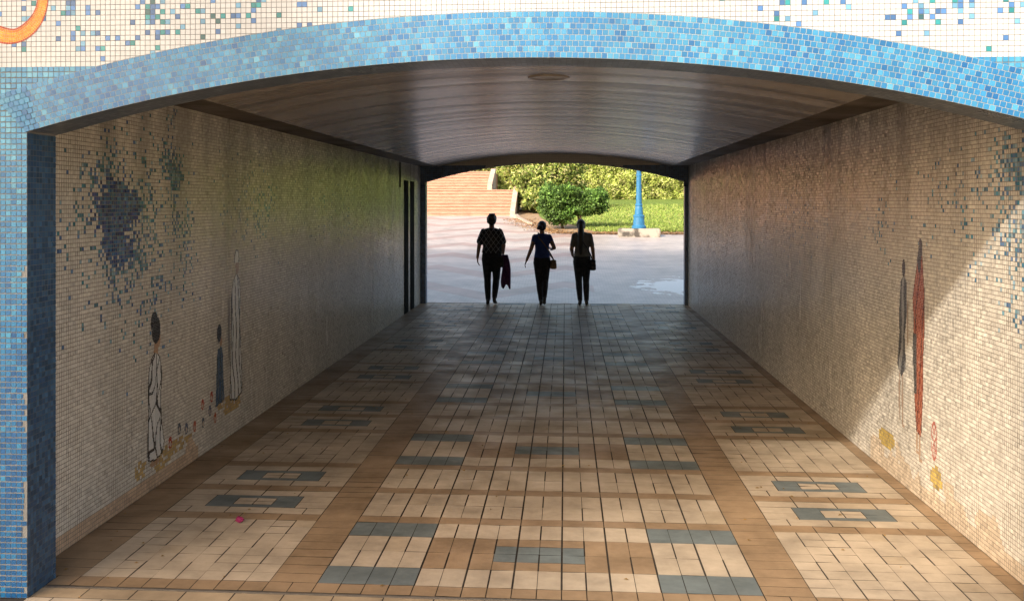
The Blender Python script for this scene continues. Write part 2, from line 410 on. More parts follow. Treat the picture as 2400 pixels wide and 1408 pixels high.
# ceiling
V=[];F=[];mi=[]
vl,vr=-2.38,1.92; hw=(vr-vl)/2; rise=.23; Rv=(hw*hw+rise*rise)/(2*rise); zc=WT+rise-Rv; xm=(vl+vr)/2
def vz(x): return zc+math.sqrt(Rv*Rv-(x-xm)**2)
prof=[(XL-.1,WT),(vl,WT)]+[(vl+(vr-vl)*i/48,vz(vl+(vr-vl)*i/48)) for i in range(1,48)]+[(vr,WT),(XR+.1,WT)]
for k,(px,pz) in enumerate(prof): V+=[(px,YF1,pz),(px,YB0,pz)]
for k in range(len(prof)-1):
    F.append((2*k,2*k+1,2*k+3,2*k+2)); mi.append(1 if k in(0,len(prof)-2) else 0)
P(mesh_object('vaulted_ceiling',V,F,[M_ceil,M_soffit],mi=mi,smooth=False))
V,F=boxes([(-16,XL-.125,YF1+.002,YB0-.002,-.02,HT),(XR+.125,16,YF1+.002,YB0-.002,-.02,HT),(XL-.125,XR+.125,YF1+.002,YB0-.002,3.0,HT)])
P(mesh_object('concrete_body',V,F,M_conc))
def lathe(prof,seg=24,cx=0,cy=0):
    V=[];F=[]
    for r,z in prof:
        for k in range(seg):
            a=2*math.pi*k/seg; V.append((cx+r*math.cos(a),cy+r*math.sin(a),z))
    for i in range(len(prof)-1):
        for k in range(seg):
            F.append((i*seg+k,i*seg+(k+1)%seg,(i+1)*seg+(k+1)%seg,(i+1)*seg+k))
    F.append(tuple(range(seg-1,-1,-1))); F.append(tuple((len(prof)-1)*seg+k for k in range(seg)))
    return V,F
lzc=vz(-.12)
V,F=lathe([(.15,lzc+.01),(.15,lzc-.005),(.138,lzc-.009),(.125,lzc-.006)],28,-.12,7.6)
P(mesh_object('ceiling_light',V,F,newmat('dull_diffuser',(.27,.22,.17),.3,noise_scale=9),smooth=True))

# ------------------------------------------------------------------ floor
MX=.122; MY=.1255; XG=-.14; S0=5.15
BEI=(.47,.375,.27);BRO=(.305,.205,.12);BLU=(.15,.17,.165);SAN=(.42,.31,.195)
Q=[];C=[]
def addtile(x0,x1,y0,y1,c,gx=.007,gy=.004):
    x0=max(x0,XL);x1=min(x1,XR)
    if x1-x0<.02: return
    t=random.gauss(0,.0005);s=random.gauss(0,.0005)
    Q.append([(x0+gx/2,y0+gy/2,-t-s),(x1-gx/2,y0+gy/2,t-s),(x1-gx/2,y1-gy/2,t+s),(x0+gx/2,y1-gy/2,-t+s)])
    if c is BEI and random.random()<.06: c=(.43,.335,.23)
    C.append(jit(c,.05))
nrow=int((YB1-S0)/MY)+1
for j in range(nrow):
    y0=S0+j*MY; m=j%19
    for i0,i1 in((-22,-19),(-11,-9),(9,11),(19,22)):
        addtile(XG+i0*MX,XG+i1*MX,y0,y0+MY,BRO,gx=.005,gy=.003)
    if m in(8,13,18):
        for a,b in((-19,-11),(-9,9),(11,19)):
            i=a
            while i<b:
                addtile(XG+i*MX,XG+min(b,i+2)*MX,y0,y0+MY,BRO,gx=.005,gy=.003); i+=2
for per in range(8):
    for k,mm in enumerate((0,2,4,6,9,11,14,16)):
        y0=S0+(per*19+mm)*MY; y1=y0+2*MY
        if y0>YB1-.2: continue
        big=mm<8
        for i in range(-9,9):
            ic=abs(i+.5); c=BEI; split=None
            if big and 5<ic: c=BLU if mm in(0,6) else BEI
            elif big and mm in(2,4):
                c=BRO
                if ic<2: split=(BRO,BLU) if mm==2 else (BLU,BRO)
            wl=.010 if i%2 else (.008 if (k+i//2)%2 else .003)
            wr=.010 if (i+1)%2 else (.008 if (k+(i+1)//2)%2 else .003)
            if c is BLU: wl=min(wl,.004);wr=min(wr,.004)
            xa=XG+i*MX+wl/2;xb=XG+(i+1)*MX-wr/2
            if split:
                addtile(xa,xb,y0,y0+MY,split[0],gx=0,gy=.003);addtile(xa,xb,y0+MY,y1,split[1],gx=0,gy=.003)
            else: addtile(xa,xb,y0,y1,c,gx=0,gy=.0022)
        for a,b in((-19,-11),(11,19)):
            cx=XG+(a+b)/2*MX
            if big:
                for e in range(a,b):
                    gl=.0075 if (e-a+k)%2==0 and e>a else .0022
                    gr=.0075 if (e+1-a+k)%2==0 and e+1<b else .0022
                    for sub in(0,1):
                        addtile(XG+e*MX+gl/2,XG+(e+1)*MX-gr/2,y0+sub*MY,y0+(sub+1)*MY,BEI,gx=0,gy=.0022)
            else:
                first=mm in(9,14)
                for sub in(0,1):
                    ya=y0+sub*MY;yb=ya+MY
                    inner=(first and sub==1) or ((not first) and sub==0)
                    if not inner:
                        edges=[a,a+2,a+4,a+6,b] if sub else [a,a+1,a+3,a+5,a+7,b]
                        for e0,e1 in zip(edges[:-1],edges[1:]): addtile(XG+e0*MX,XG+e1*MX,ya,yb,BEI,gx=.007,gy=.003)
                    else:
                        addtile(XG+a*MX,cx-.285,ya,yb,BEI);addtile(cx+.285,XG+b*MX,ya,yb,BEI)
                        addtile(cx-.285,cx-.125,ya,yb,BLU,gx=.002,gy=.001);addtile(cx+.125,cx+.285,ya,yb,BLU,gx=.002,gy=.001)
                        if first:
                            addtile(cx-.125,cx+.125,ya,ya+.055,BLU,gx=0,gy=0);addtile(cx-.125,cx,ya+.055,yb,BEI);addtile(cx,cx+.125,ya+.055,yb,BEI)
                        else:
                            addtile(cx-.125,cx+.125,yb-.055,yb,BLU,gx=0,gy=0);addtile(cx-.125,cx,ya,yb-.055,BEI);addtile(cx,cx+.125,ya,yb-.055,BEI)
for i in range(-21,21): addtile(XG+i*MX,XG+(i+1)*MX,5.02,S0,BRO,gx=.005)
y=4.985
j=0
while y>-1.5:
    i=-48
    while i<48:
        x0=XG+(i+(j%2))*MX; x1=x0+2*MX
        xa=x0+.003;xb=x1-.003
        if y>YF0-.002: xa=max(xa,OL);xb=min(xb,OR)
        if xb-xa>.02:
            c=SAN if (j%5 in(0,3)) else (.54,.43,.31)
            t=random.gauss(0,.0004)
            Q.append([(xa,y-MY+.003,-t),(xb,y-MY+.003,t),(xb,y-.002,t),(xa,y-.002,-t)]);C.append(jit(c,.10))
        i+=2
    y-=MY;j+=1
ev=[(-6,-1.6,-.005),(6,-1.6,-.005),(6,YF0,-.005),(-6,YF0,-.005),(XL,YF0,-.005),(XR,YF0,-.005),(XR,YB1+.02,-.005),(XL,YB1+.02,-.005)]
fl=quad_object('tiled_pavement',Q,C,[M_floor,M_fgrout],(ev,[(0,1,2,3),(4,5,6,7)],1)); fl["kind"]="structure"
V,F=boxes([(OL+.0,OR,4.992,5.010,-.003,.002)])
dr=mesh_object('drain_channel',V,F,newmat('dull_steel',(.13,.11,.09),.6,noise_scale=12)); dr["kind"]="structure"

# ------------------------------------------------------------------ ground outside
def g(y): return 0 if y<20 else min(.05*(y-20),2.5)
def sheet(name,outline_rows,mat,dz):
    V=[];F=[]
    for y,xa,xb in outline_rows:
        for t in range(9): V.append((xa+(xb-xa)*t/8,y,g(y)+dz))
    for r in range(len(outline_rows)-1):
        for t in range(8): o=r*9+t; F.append((o,o+1,o+10,o+9))
    o=mesh_object(name,V,F,mat); o["kind"]="structure"; return o
M_ground=newmat('earth',(.48,.43,.36),.95,noise_scale=.8,noise_amt=.4,bump=.4)
sheet('ground',[(-600,-600,600),(-20,-600,600),(19.9,-600,600),(20,-600,600),(30,-600,600),(45,-600,600),(60,-600,600),(70,-600,600),(1200,-600,600)],M_ground,-.03)
def plaza_mat():
    m=bpy.data.materials.new('plaza_pavers');m.use_nodes=True;nt=m.node_tree;N=nt.nodes;L=nt.links;b=N['Principled BSDF']
    tc=N.new('ShaderNodeTexCoord');sp=N.new('ShaderNodeSeparateXYZ');L.new(tc.outputs['Object'],sp.inputs[0])
    def mth(op,a,b_=None,c=None):
        n=N.new('ShaderNodeMath');n.operation=op
        for k,v in enumerate((a,b_,c)):
            if v is None: continue
            if isinstance(v,(int,float)): n.inputs[k].default_value=v
            else: L.new(v,n.inputs[k])
        return n.outputs[0]
    ns=N.new('ShaderNodeTexNoise');ns.inputs['Scale'].default_value=.9;ns.inputs['Detail'].default_value=9;ns.inputs['Roughness'].default_value=.75;L.new(tc.outputs['Object'],ns.inputs['Vector'])
    tri=mth('PINGPONG',sp.outputs['X'],1.6)
    ban=mth('PINGPONG',mth('ADD',mth('MULTIPLY',sp.outputs['Y'],.8),tri),1.3)
    band=mth('MULTIPLY',mth('LESS_THAN',ban,.42),mth('LESS_THAN',sp.outputs['X'],.6))
    br=N.new('ShaderNodeTexBrick');br.inputs['Scale'].default_value=4;br.inputs['Mortar Size'].default_value=.02
    br.inputs['Color1'].default_value=(.61,.52,.475,1);br.inputs['Color2'].default_value=(.69,.59,.535,1);br.inputs['Mortar'].default_value=(.43,.37,.33,1)
    L.new(tc.outputs['Object'],br.inputs['Vector'])
    mx=N.new('ShaderNodeMix');mx.data_type='RGBA';L.new(mth('MULTIPLY',band,.8),mx.inputs['Factor']);L.new(br.outputs['Color'],mx.inputs['A']);mx.inputs['B'].default_value=(.49,.32,.27,1)
    r=N.new('ShaderNodeMapRange');r.inputs['From Min'].default_value=.3;r.inputs['From Max'].default_value=.7;r.inputs['To Min'].default_value=.55;r.inputs['To Max'].default_value=1.22;L.new(ns.outputs['Fac'],r.inputs['Value'])
    sc=N.new('ShaderNodeVectorMath');sc.operation='SCALE';L.new(mx.outputs['Result'],sc.inputs[0]);L.new(r.outputs['Result'],sc.inputs['Scale'])
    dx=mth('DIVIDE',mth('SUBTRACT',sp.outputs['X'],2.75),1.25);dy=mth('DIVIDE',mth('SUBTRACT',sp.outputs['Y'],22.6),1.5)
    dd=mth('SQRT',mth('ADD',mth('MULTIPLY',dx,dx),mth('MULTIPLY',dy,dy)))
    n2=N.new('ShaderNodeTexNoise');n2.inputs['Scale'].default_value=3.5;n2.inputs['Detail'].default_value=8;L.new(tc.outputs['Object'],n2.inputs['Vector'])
    f=mth('LESS_THAN',mth('ADD',dd,mth('MULTIPLY',mth('SUBTRACT',n2.outputs['Fac'],.5),2.6)),.85)  # sun patch by the exit, put into the paving colour as a pale ellipse
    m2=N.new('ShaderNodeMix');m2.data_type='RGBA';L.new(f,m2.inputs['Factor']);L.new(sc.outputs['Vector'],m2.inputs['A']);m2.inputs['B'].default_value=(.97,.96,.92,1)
    L.new(m2.outputs['Result'],b.inputs['Base Color']);b.inputs['Roughness'].default_value=.38
    return m
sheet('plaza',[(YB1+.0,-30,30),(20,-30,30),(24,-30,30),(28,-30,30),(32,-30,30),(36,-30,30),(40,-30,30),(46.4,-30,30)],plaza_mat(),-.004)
M_soil=newmat('leaf_litter_soil',(.38,.26,.15),.95,noise_scale=3,noise_amt=.5,bump=.6,bump_scale=14)
def edge(y):
    pts=[(36.2,1.6),(36.35,.6),(36.8,-.3),(38,-.85),(40,-1.25),(42,-1.6),(44,-1.95),(46,-2.15)]
    if y<=pts[0][0]: return pts[0][1]
    for (a,b),(c,d) in zip(pts[:-1],pts[1:]):
        if y<=c: return b+(d-b)*(y-a)/(c-a)
    return -2.2
ys=[36.2,36.35,36.8,37.4,38,39,40,42,44,46,50,55,60,66]
sheet('flower_bed',[(y,edge(y),30) for y in ys],M_soil,.012)
M_grass=newmat('lawn_grass',(.19,.27,.06),.9,noise_scale=5,noise_amt=.4,bump=.8,bump_scale=60,spec=.2)
sheet('lawn',[(y,edge(y)+(1.9 if y<42 else 1.0),30) for y in [37.3,38,39,40,42,44,46,50,55,60,64]],M_grass,.03)
Q=[];C=[]
for _ in range(26000):
    y=37.1+ (random.random()**1.6)*18; x=edge(y)+1.6+random.random()*8.5
    z=g(y)+.02;h=random.uniform(.04,.10);a=random.uniform(0,6.28);w=.02
    dx,dy=math.cos(a)*w,math.sin(a)*w; lx,ly=random.gauss(0,.03),random.gauss(0,.03)
    Q.append([(x-dx,y-dy,z),(x+dx,y+dy,z),(x+lx+dx*.3,y+ly+dy*.3,z+h),(x+lx-dx*.3,y+ly-dy*.3,z+h)])
    C.append(jit((.23,.32,.065) if random.random()<.8 else (.34,.36,.12),.3))
M_leaf=newmat('foliage',rough=.55,attr=True,spec=.3)
gb=quad_object('grass_tufts',Q,C,[M_leaf]); gb["kind"]="stuff"
Q=[];C=[]
for _ in range(2500):
    y=36.1+abs(random.gauss(0,.55)); x=random.uniform(-.6,8)
    if random.random()<.35: y=random.uniform(36,44); x=edge(y)+random.gauss(0,.35)
    z=g(y)+.02+random.random()*.02;a=random.uniform(0,6.28);w=random.uniform(.02,.05)
    dx,dy=math.cos(a)*w,math.sin(a)*w
    Q.append([(x-dx,y-dy,z),(x+dy,y-dx,z+.01),(x+dx,y+dy,z+.02),(x-dy,y+dx,z)]);C.append(jit(random.choice([(.35,.18,.07),(.45,.28,.12),(.25,.14,.07)]),.3))
for _ in range(200):
    y=random.uniform(4,19);x=XL+.05+abs(random.gauss(0,.9)) if random.random()<.5 else XR-.05-abs(random.gauss(0,1.2))
    a=random.uniform(0,6.28);w=random.uniform(.006,.016);dx,dy=math.cos(a)*w,math.sin(a)*w;z=.004
    Q.append([(x-dx,y-dy,z),(x+dy*.6,y-dx*.6,z+.006),(x+dx,y+dy,z+.002),(x-dy*.6,y+dx*.6,z+.005)]);C.append(jit((.30,.18,.05),.4))
lt=quad_object('leaf_litter',Q,C,[M_leaf]); lt["kind"]="stuff"
M_kerb=newmat('kerb_stone',(.48,.39,.31),.85,noise_scale=4,noise_amt=.3,bump=.2)
V=[];F=[]
kp=[(y,edge(y)) for y in [40.5,41,42,43,44,45,46]]
for y,x in kp: V+=[(x-.07,y,g(y)-.02),(x-.07,y,g(y)+.10),(x+.07,y,g(y)+.10),(x+.07,y,g(y)-.02)]
for k in range(len(kp)-1):
    o=4*k
    for a in range(3): F.append((o+a,o+a+1,o+a+5,o+a+4))
F+=[(0,1,2,3),tuple(4*(len(kp)-1)+a for a in(3,2,1,0))]
kb=mesh_object('bed_kerb',V,F,M_kerb);kb["kind"]="structure"

# stairs
M_step=newmat('shaded_terracotta_riser',(.47,.265,.19),.85,noise_scale=1.8,noise_amt=.25,bump=.2,bump_scale=12)  # riser colour darkened to paint in the shadow under each nosing
M_nose=newmat('pale_nosing',(.52,.32,.24),.8,noise_scale=3,noise_amt=.2)
stair=empty('outdoor_staircase',(-6,46.4,g(46.4)))
thing(stair,"wide terracotta tiled outdoor staircase in two flights beside planting","staircase")
def PS(o): o.parent=stair;o.matrix_parent_inverse=Matrix.Translation((6,-46.4,-g(46.4)));return o
z0=g(46.4)-.05
def flight(name,x0,x1,y0,n,tread,base,zb,rise_,y_end):
    bl=[];mi=[]
    for k in range(n):
        bl.append((x0,x1,y0+k*tread,y0+(k+1)*tread,zb,base+(k+1)*rise_-.035));mi+=[0]*6
        bl.append((x0,x1,y0+k*tread-.04,y0+(k+1)*tread-.042,base+(k+1)*rise_-.034,base+(k+1)*rise_));mi+=[1]*6
    bl.append((x0,x1,y0+n*tread-.034,y_end,zb,base+n*rise_+.001));mi+=[0]*6
    v,f=boxes(bl);return PS(mesh_object(name,v,f,[M_step,M_nose],mi=mi))
flight('lower_flight',-16,-2.45,46.4,8,.38,z0+.05,z0-.1,.148,53.0)
zt=z0+.05+8*.148
flight('upper_flight',-16,-3.95,53.0,7,.36,zt,z0-.1,.15,62)
def cheek(xa,xb,y0,y1,za,zb,zl):
    V=[(xa,y0,zl),(xb,y0,zl),(xb,y1,zl),(xa,y1,zl),(xa,y0,za),(xb,y0,za),(xb,y1,zb),(xa,y1,zb)]
    return V,[(0,3,2,1),(4,5,6,7),(0,1,5,4),(1,2,6,5),(2,3,7,6),(3,0,4,7)]
M_cheek=newmat('pink_render',(.58,.44,.36),.85,noise_scale=3,noise_amt=.3)
for a in((-2.44,-2.22,46.1,49.6,z0+.25,zt+.18,z0-.1),(-2.44,-2.22,49.605,53,zt+.18,zt+.18,z0-.1),(-3.94,-3.7,52.7,55.6,zt+.30,zt+1.20,z0-.1)):
    v,f=cheek(*a); PS(mesh_object('cheek_wall',v,f,M_cheek))

# foliage ------------------------------------------------------------
def leafquads(cent,size,cols,up=.3):
    n=len(cent)
    nrm=rng.normal(size=(n,3));nrm[:,2]+=up;nrm/=np.linalg.norm(nrm,axis=1)[:,None]
    t=rng.normal(size=(n,3));t-=nrm*(t*nrm).sum(1)[:,None];t/=np.linalg.norm(t,axis=1)[:,None]
    b=np.cross(nrm,t);s=(size*rng.uniform(.6,1.3,size=n))[:,None]
    return np.stack([cent-t*s,cent-b*s*.5,cent+t*s,cent+b*s*.5],axis=1),cols
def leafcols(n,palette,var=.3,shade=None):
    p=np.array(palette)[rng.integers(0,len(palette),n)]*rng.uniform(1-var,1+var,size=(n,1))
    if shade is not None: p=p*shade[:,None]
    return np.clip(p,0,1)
def nz(p,s,seed): return noise.noise(Vector((p[0]*s,p[1]*s,p[2]*s+seed)))
def bush_blobs(blobs,n,size,pal,seed,shell=.75,var=.3,lump=.22,sq=.45):
    C=[];S=[]
    w=np.array([b[3]*b[4]*b[5] for b in blobs])**(2/3);w/=w.sum()
    for b,k in zip(blobs,(w*n).astype(int)):
        for _ in range(k):
            d=Vector(rng.normal(size=3)).normalized()
            rr=random.uniform(shell,1.0)**.6
            pt=Vector((d.x,d.y,d.z))
            m=max(abs(pt.x),abs(pt.y),abs(pt.z)); pt=pt*(1-sq+sq/m*.85)
            l=1+lump*nz(pt*1.0+Vector((b[0],b[1],b[2])),2.2,seed)+lump*.6*nz(pt+Vector(b[:3]),5,seed)+random.gauss(0,.02)
            q=(b[0]+pt.x*b[3]*rr*l,b[1]+pt.y*b[4]*rr*l,b[2]+pt.z*b[5]*rr*l)
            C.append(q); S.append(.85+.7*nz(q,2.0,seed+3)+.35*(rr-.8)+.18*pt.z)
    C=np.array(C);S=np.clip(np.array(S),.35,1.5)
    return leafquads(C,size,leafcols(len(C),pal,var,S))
M_bark=newmat('bark',(.12,.08,.05),.9,noise_scale=8,noise_amt=.4,bump=.6)
def tube(pts,rad,seg=8):
    V=[];F=[]
    pts=[Vector(p) for p in pts]
    for i,p in enumerate(pts):
        d=(pts[min(i+1,len(pts)-1)]-pts[max(i-1,0)]).normalized()
        a=d.cross(Vector((0,1,0))) if abs(d.y)<.95 else d.cross(Vector((0,0,1)))
        a.normalize(); b=d.cross(a).normalized()
        for k in range(seg):
            t=2*math.pi*k/seg;V.append(p+a*rad[i]*math.cos(t)+b*rad[i]*math.sin(t))
    for i in range(len(pts)-1):
        for k in range(seg): F.append((i*seg+k,i*seg+(k+1)%seg,(i+1)*seg+(k+1)%seg,(i+1)*seg+k))
    F.append(tuple(range(seg-1,-1,-1)));F.append(tuple((len(pts)-1)*seg+k for k in range(seg)))
    return V,F
def stems(lst,parent,name='stem'):
    for p,r in lst:
        v,f=tube(p,r,8); mesh_object(name,v,f,M_bark,parent=parent,smooth=True)
sx,sy=.35,38.6
shrub=empty('trimmed_shrub',(sx,sy,g(sy)));thing(shrub,"dark green clipped shrub with two rounded lobes on bare soil","shrub")
pal=[(.08,.17,.03),(.12,.23,.04),(.17,.30,.07),(.05,.11,.02)]
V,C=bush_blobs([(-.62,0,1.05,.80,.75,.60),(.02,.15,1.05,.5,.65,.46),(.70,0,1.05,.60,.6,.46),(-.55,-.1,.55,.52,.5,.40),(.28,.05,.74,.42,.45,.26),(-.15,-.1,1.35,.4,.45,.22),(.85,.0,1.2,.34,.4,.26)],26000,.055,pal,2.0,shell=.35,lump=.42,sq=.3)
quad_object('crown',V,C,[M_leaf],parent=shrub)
tb=[]
for k in range(7):
    a=random.uniform(0,6.28);x0=random.choice([-.35,.25,.4])+random.uniform(-.08,.08)
    tb.append(([(x0,0,-.05),(x0+.1*math.cos(a),.1*math.sin(a),.35),(x0+.3*math.cos(a),.3*math.sin(a),.95)],[.05,.035,.015]))
stems(tb,shrub)
b2=empty('flowering_bush',(-1.2,50,g(50)));thing(b2,"tall loose yellow green bush beside the stair wall","bush")
paly=[(.27,.33,.07),(.35,.40,.10),(.19,.27,.05),(.43,.42,.18),(.13,.19,.04)]
V,C=bush_blobs([(-.2,0,1.1,1.2,1.2,1.1),(-.4,1.2,2.2,1.4,1.1,1.2),(1.1,.6,1.7,1.1,1,1.4),(-.1,-1.6,.55,.75,1.1,.6)],30000,.085,paly,7.0,shell=.35,lump=.45,sq=.2)
quad_object('crown',V,C,[M_leaf],parent=b2)
stems([([(x,0,-.1),(x+.1,.1,1.0),(x*1.5,.3,2.2)],[.07,.05,.02]) for x in(-.6,0,.5,1.0)],b2)
def hedge(name,x0,x1,yy,h,n,size,pal,seed,label):
    he=empty(name,((x0+x1)/2,yy,g(yy)));thing(he,label,"hedge")
    ox=(x0+x1)/2;Cn=[];S=[]
    for _ in range(n):
        x=random.uniform(x0,x1);z=random.uniform(0,h)
        bump=.6*nz((x,z*1.3,0),.7,seed)+.4*nz((x,z,0),2.0,seed)
        y=-bump-1.0+abs(random.gauss(0,.25))
        if random.random()<.18: y=random.uniform(-1,1);z=h+random.gauss(0,.1)+.3*nz((x,y,0),.9,seed)
        Cn.append((x-ox,y,z+random.gauss(0,.05)))
        S.append(max(.4,1.0+.6*nz((x,z*1.5,0),1.3,seed+5)+.35*nz((x,z,0),3.5,seed+9)))
    Cn=np.array(Cn);V,C=leafquads(Cn,size,leafcols(n,pal,.2,np.array(S)))
    xx0,xx1=x0-ox,x1-ox
    core=box(xx0+.1,xx1-.1,-.55,.9,-.1,h-.25)
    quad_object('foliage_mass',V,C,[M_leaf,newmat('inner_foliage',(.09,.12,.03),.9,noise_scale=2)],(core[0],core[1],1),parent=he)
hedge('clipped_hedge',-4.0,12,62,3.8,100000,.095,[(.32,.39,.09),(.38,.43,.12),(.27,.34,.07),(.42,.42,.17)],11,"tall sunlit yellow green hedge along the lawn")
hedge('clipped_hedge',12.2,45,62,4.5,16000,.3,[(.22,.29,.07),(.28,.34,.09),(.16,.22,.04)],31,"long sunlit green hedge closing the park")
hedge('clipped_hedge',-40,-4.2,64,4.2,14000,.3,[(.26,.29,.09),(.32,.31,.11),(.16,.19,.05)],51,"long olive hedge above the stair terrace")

# unseen trees put in behind the camera, crowns shaped to dapple the facade
al=math.radians(33);el=math.radians(30)
D=Vector((math.sin(al)*math.cos(el),math.cos(al)*math.cos(el),-math.sin(el)))
def tree(x,y,h,cr_,n,seed,label,leaf,nb,zlo,zhi,br):
    t=empty('unseen_shade_tree',(x,y,0));thing(t,label,"tree",group="unseen trees put in to shade the forecourt")
    lst=[([(0,0,-.1),(.05,.05,h*.25),(-.1,.1,h*.5),(.1,0,h*.8)],[.20,.15,.10,.04])]
    blobs=[]
    for k in range(nb):
        a=k*2.4;rr=cr_*math.sqrt((k+.5)/nb);zt_=h*(zlo+(zhi-zlo)*((k*7)%nb)/nb)
        e=(rr*math.cos(a),rr*math.sin(a),zt_)
        lst.append(([(0,0,h*.36+.3*(k%4)),(e[0]*.5,e[1]*.5,(zt_+h*.45)/2),e],[.05,.03,.012]))
        s=random.uniform(.8,1.2)*br;blobs.append((e[0],e[1],e[2],s,s,s*.75))
    V_=[];F_=[]
    for p_,r_ in lst:
        v,f=tube(p_,r_);o=len(V_);V_+=v;F_+=[tuple(o+k for k in q) for q in f]
    mesh_object('trunk',V_,F_,M_bark,parent=t,smooth=True)
    V,C=bush_blobs(blobs,n,leaf,[(.06,.12,.03),(.10,.17,.04)],seed,shell=.1,lump=.4,sq=.2)
    quad_object('crown',V,C,[M_leaf],parent=t)
tree(-10.5,-5.85,12.4,2.35,20000,3,"unseen leafy tree, broad dense crown put in to shade the facade",.13,20,.48,1.0,1.0)
tree(-7.4,-11.4,14.0,2.6,2600,13,"unseen slender tree, thin open crown put in for dappled light",.15,14,.42,.98,.62)

# ------------------------------------------------------------------ street lamp
lx,ly=2.47,35.5
lamp=empty('street_lamp',(lx,ly,g(ly)));thing(lamp,"blue cast iron lamp post on a painted concrete plinth","street lamp")
M_blue=newmat('blue_paint',(.035,.19,.38),.4,noise_scale=6,noise_amt=.25)
def plinth():
    bm=bmesh.new();bmesh.ops.create_cube(bm,size=1);bmesh.ops.scale(bm,vec=(1.38,.75,.42),verts=bm.verts);bmesh.ops.translate(bm,vec=(0,0,.05),verts=bm.verts)
    bmesh.ops.bevel(bm,geom=bm.edges[:],offset=.03,segments=2,affect='EDGES')
    me=bpy.data.meshes.new('plinth');bm.to_mesh(me);bm.free()
    m=bpy.data.materials.new('worn_kerb_paint');m.use_nodes=True;nt=m.node_tree;N=nt.nodes;L=nt.links;b=N['Principled BSDF']
    tc=N.new('ShaderNodeTexCoord');ns=N.new('ShaderNodeTexNoise');ns.inputs['Scale'].default_value=3;ns.inputs['Detail'].default_value=6;L.new(tc.outputs['Object'],ns.inputs['Vector'])
    cr=N.new('ShaderNodeValToRGB');cr.color_ramp.elements[0].position=.44;cr.color_ramp.elements[0].color=(.09,.08,.07,1);cr.color_ramp.elements[1].position=.56;cr.color_ramp.elements[1].color=(.44,.40,.34,1)
    L.new(ns.outputs['Fac'],cr.inputs[0]);L.new(cr.outputs[0],b.inputs['Base Color']);b.inputs['Roughness'].default_value=.9
    me.materials.append(m);return link(bpy.data.objects.new('plinth',me),lamp)
plinth()
pp=[(.24,.255),(.24,.33),(.20,.37),(.19,.46),(.175,.62),(.19,.65),(.19,.69),(.14,.73),(.125,.95),(.11,1.0),(.125,1.03),(.125,1.06),(.10,1.09),(.088,1.5),(.08,2.0),(.095,2.03),(.095,2.07),(.075,2.1),(.062,3.3),(.055,3.9),(.08,3.93),(.08,3.98),(.05,4.0),(.05,4.1)]
V,F=lathe(pp,20)
mesh_object('pole',V,F,M_blue,parent=lamp)
V,F=lathe([(.05,4.1),(.16,4.14),(.2,4.18),(.24,4.5),(.27,4.55),(.12,4.7),(.03,4.76),(.02,4.85)],8)
mesh_object('lantern',V,F,[newmat('lantern_glass',(.6,.58,.5),.2,noise_scale=3)],parent=lamp)

# ------------------------------------------------------------------ people
def cap(bm,p0,r0,p1,r1,seg=14,flat=1.0,ax=None):
    p0=Vector(p0);p1=Vector(p1);d=p1-p0;Ln=d.length
    if Ln<1e-5: d=Vector((0,0,1))
    d.normalize()
    a=(Vector(ax)-d*d.dot(Vector(ax))).normalized() if ax else (d.orthogonal().normalized())
    b=d.cross(a)
    rings=[]
    for k in range(0,5): t=math.pi/2*(k/4); rings.append((p0-d*r0*math.cos(t),max(.0006,r0*math.sin(t))))
    for k in range(4,-1,-1): t=math.pi/2*(k/4); rings.append((p1+d*r1*math.cos(t),max(.0006,r1*math.sin(t))))
    loft(bm,[(c,a*r,b*r*flat) for c,r in rings],seg)
def loft(bm,secs,seg=20):
    prev=None;first=None
    for c,a,b in secs:
        ring=[bm.verts.new(Vector(c)+a*math.cos(2*math.pi*k/seg)+b*math.sin(2*math.pi*k/seg)) for k in range(seg)]
        if prev:
            for k in range(seg): bm.faces.new((prev[k],prev[(k+1)%seg],ring[(k+1)%seg],ring[k]))
        else: first=ring
        prev=ring
    bm.faces.new(first[::-1]);bm.faces.new(prev)
def tors(bm,secs,seg=24): loft(bm,[(Vector((x,y,z)),Vector((rx,0,0)),Vector((0,ry,0))) for x,y,z,rx,ry in secs],seg)
def ell(bm,c,rx,ry,rz,dn=0,ds=6,seed=0):
    r=bmesh.ops.create_icosphere(bm,subdivisions=4,radius=1)
    for v in r['verts']:
        p=v.co.copy();k=1+dn*noise.noise(p*ds+Vector((seed,0,0)))
        v.co=Vector((c[0]+p.x*rx*k,c[1]+p.y*ry*k,c[2]+p.z*rz*k))
def fuse(bm,name,mat,parent,vox=.009,smooth=4):
    bmesh.ops.recalc_face_normals(bm,faces=bm.faces)
    me=bpy.data.meshes.new(name+'_src');bm.to_mesh(me);bm.free()
    o=bpy.data.objects.new(name+'_src',me);COL.objects.link(o)
    m=o.modifiers.new('r','REMESH');m.mode='VOXEL';m.voxel_size=vox
    s=o.modifiers.new('s','SMOOTH');s.factor=.5;s.iterations=smooth
    dg=bpy.context.evaluated_depsgraph_get();dg.update()
    me2=bpy.data.meshes.new_from_object(o.evaluated_get(dg));me2.name=name
    bpy.data.objects.remove(o)
    me2.materials.clear();me2.materials.append(mat)
    me2.polygons.foreach_set('use_smooth',[True]*len(me2.polygons))
    return link(bpy.data.objects.new(name,me2),parent)
def raw(bm,name,mat,parent):
    bmesh.ops.recalc_face_normals(bm,faces=bm.faces)
    me=bpy.data.meshes.new(name);bm.to_mesh(me);bm.free();me.materials.append(mat)
    me.polygons.foreach_set('use_smooth',[True]*len(me.polygons))
    return link(bpy.data.objects.new(name,me),parent)
M_skin=newmat('skin',(.24,.13,.08),.5,noise_scale=10,noise_amt=.1)
M_hair=newmat('dark_hair',(.012,.009,.008),.4,noise_scale=40,noise_amt=.4,bump=.4,bump_scale=120)
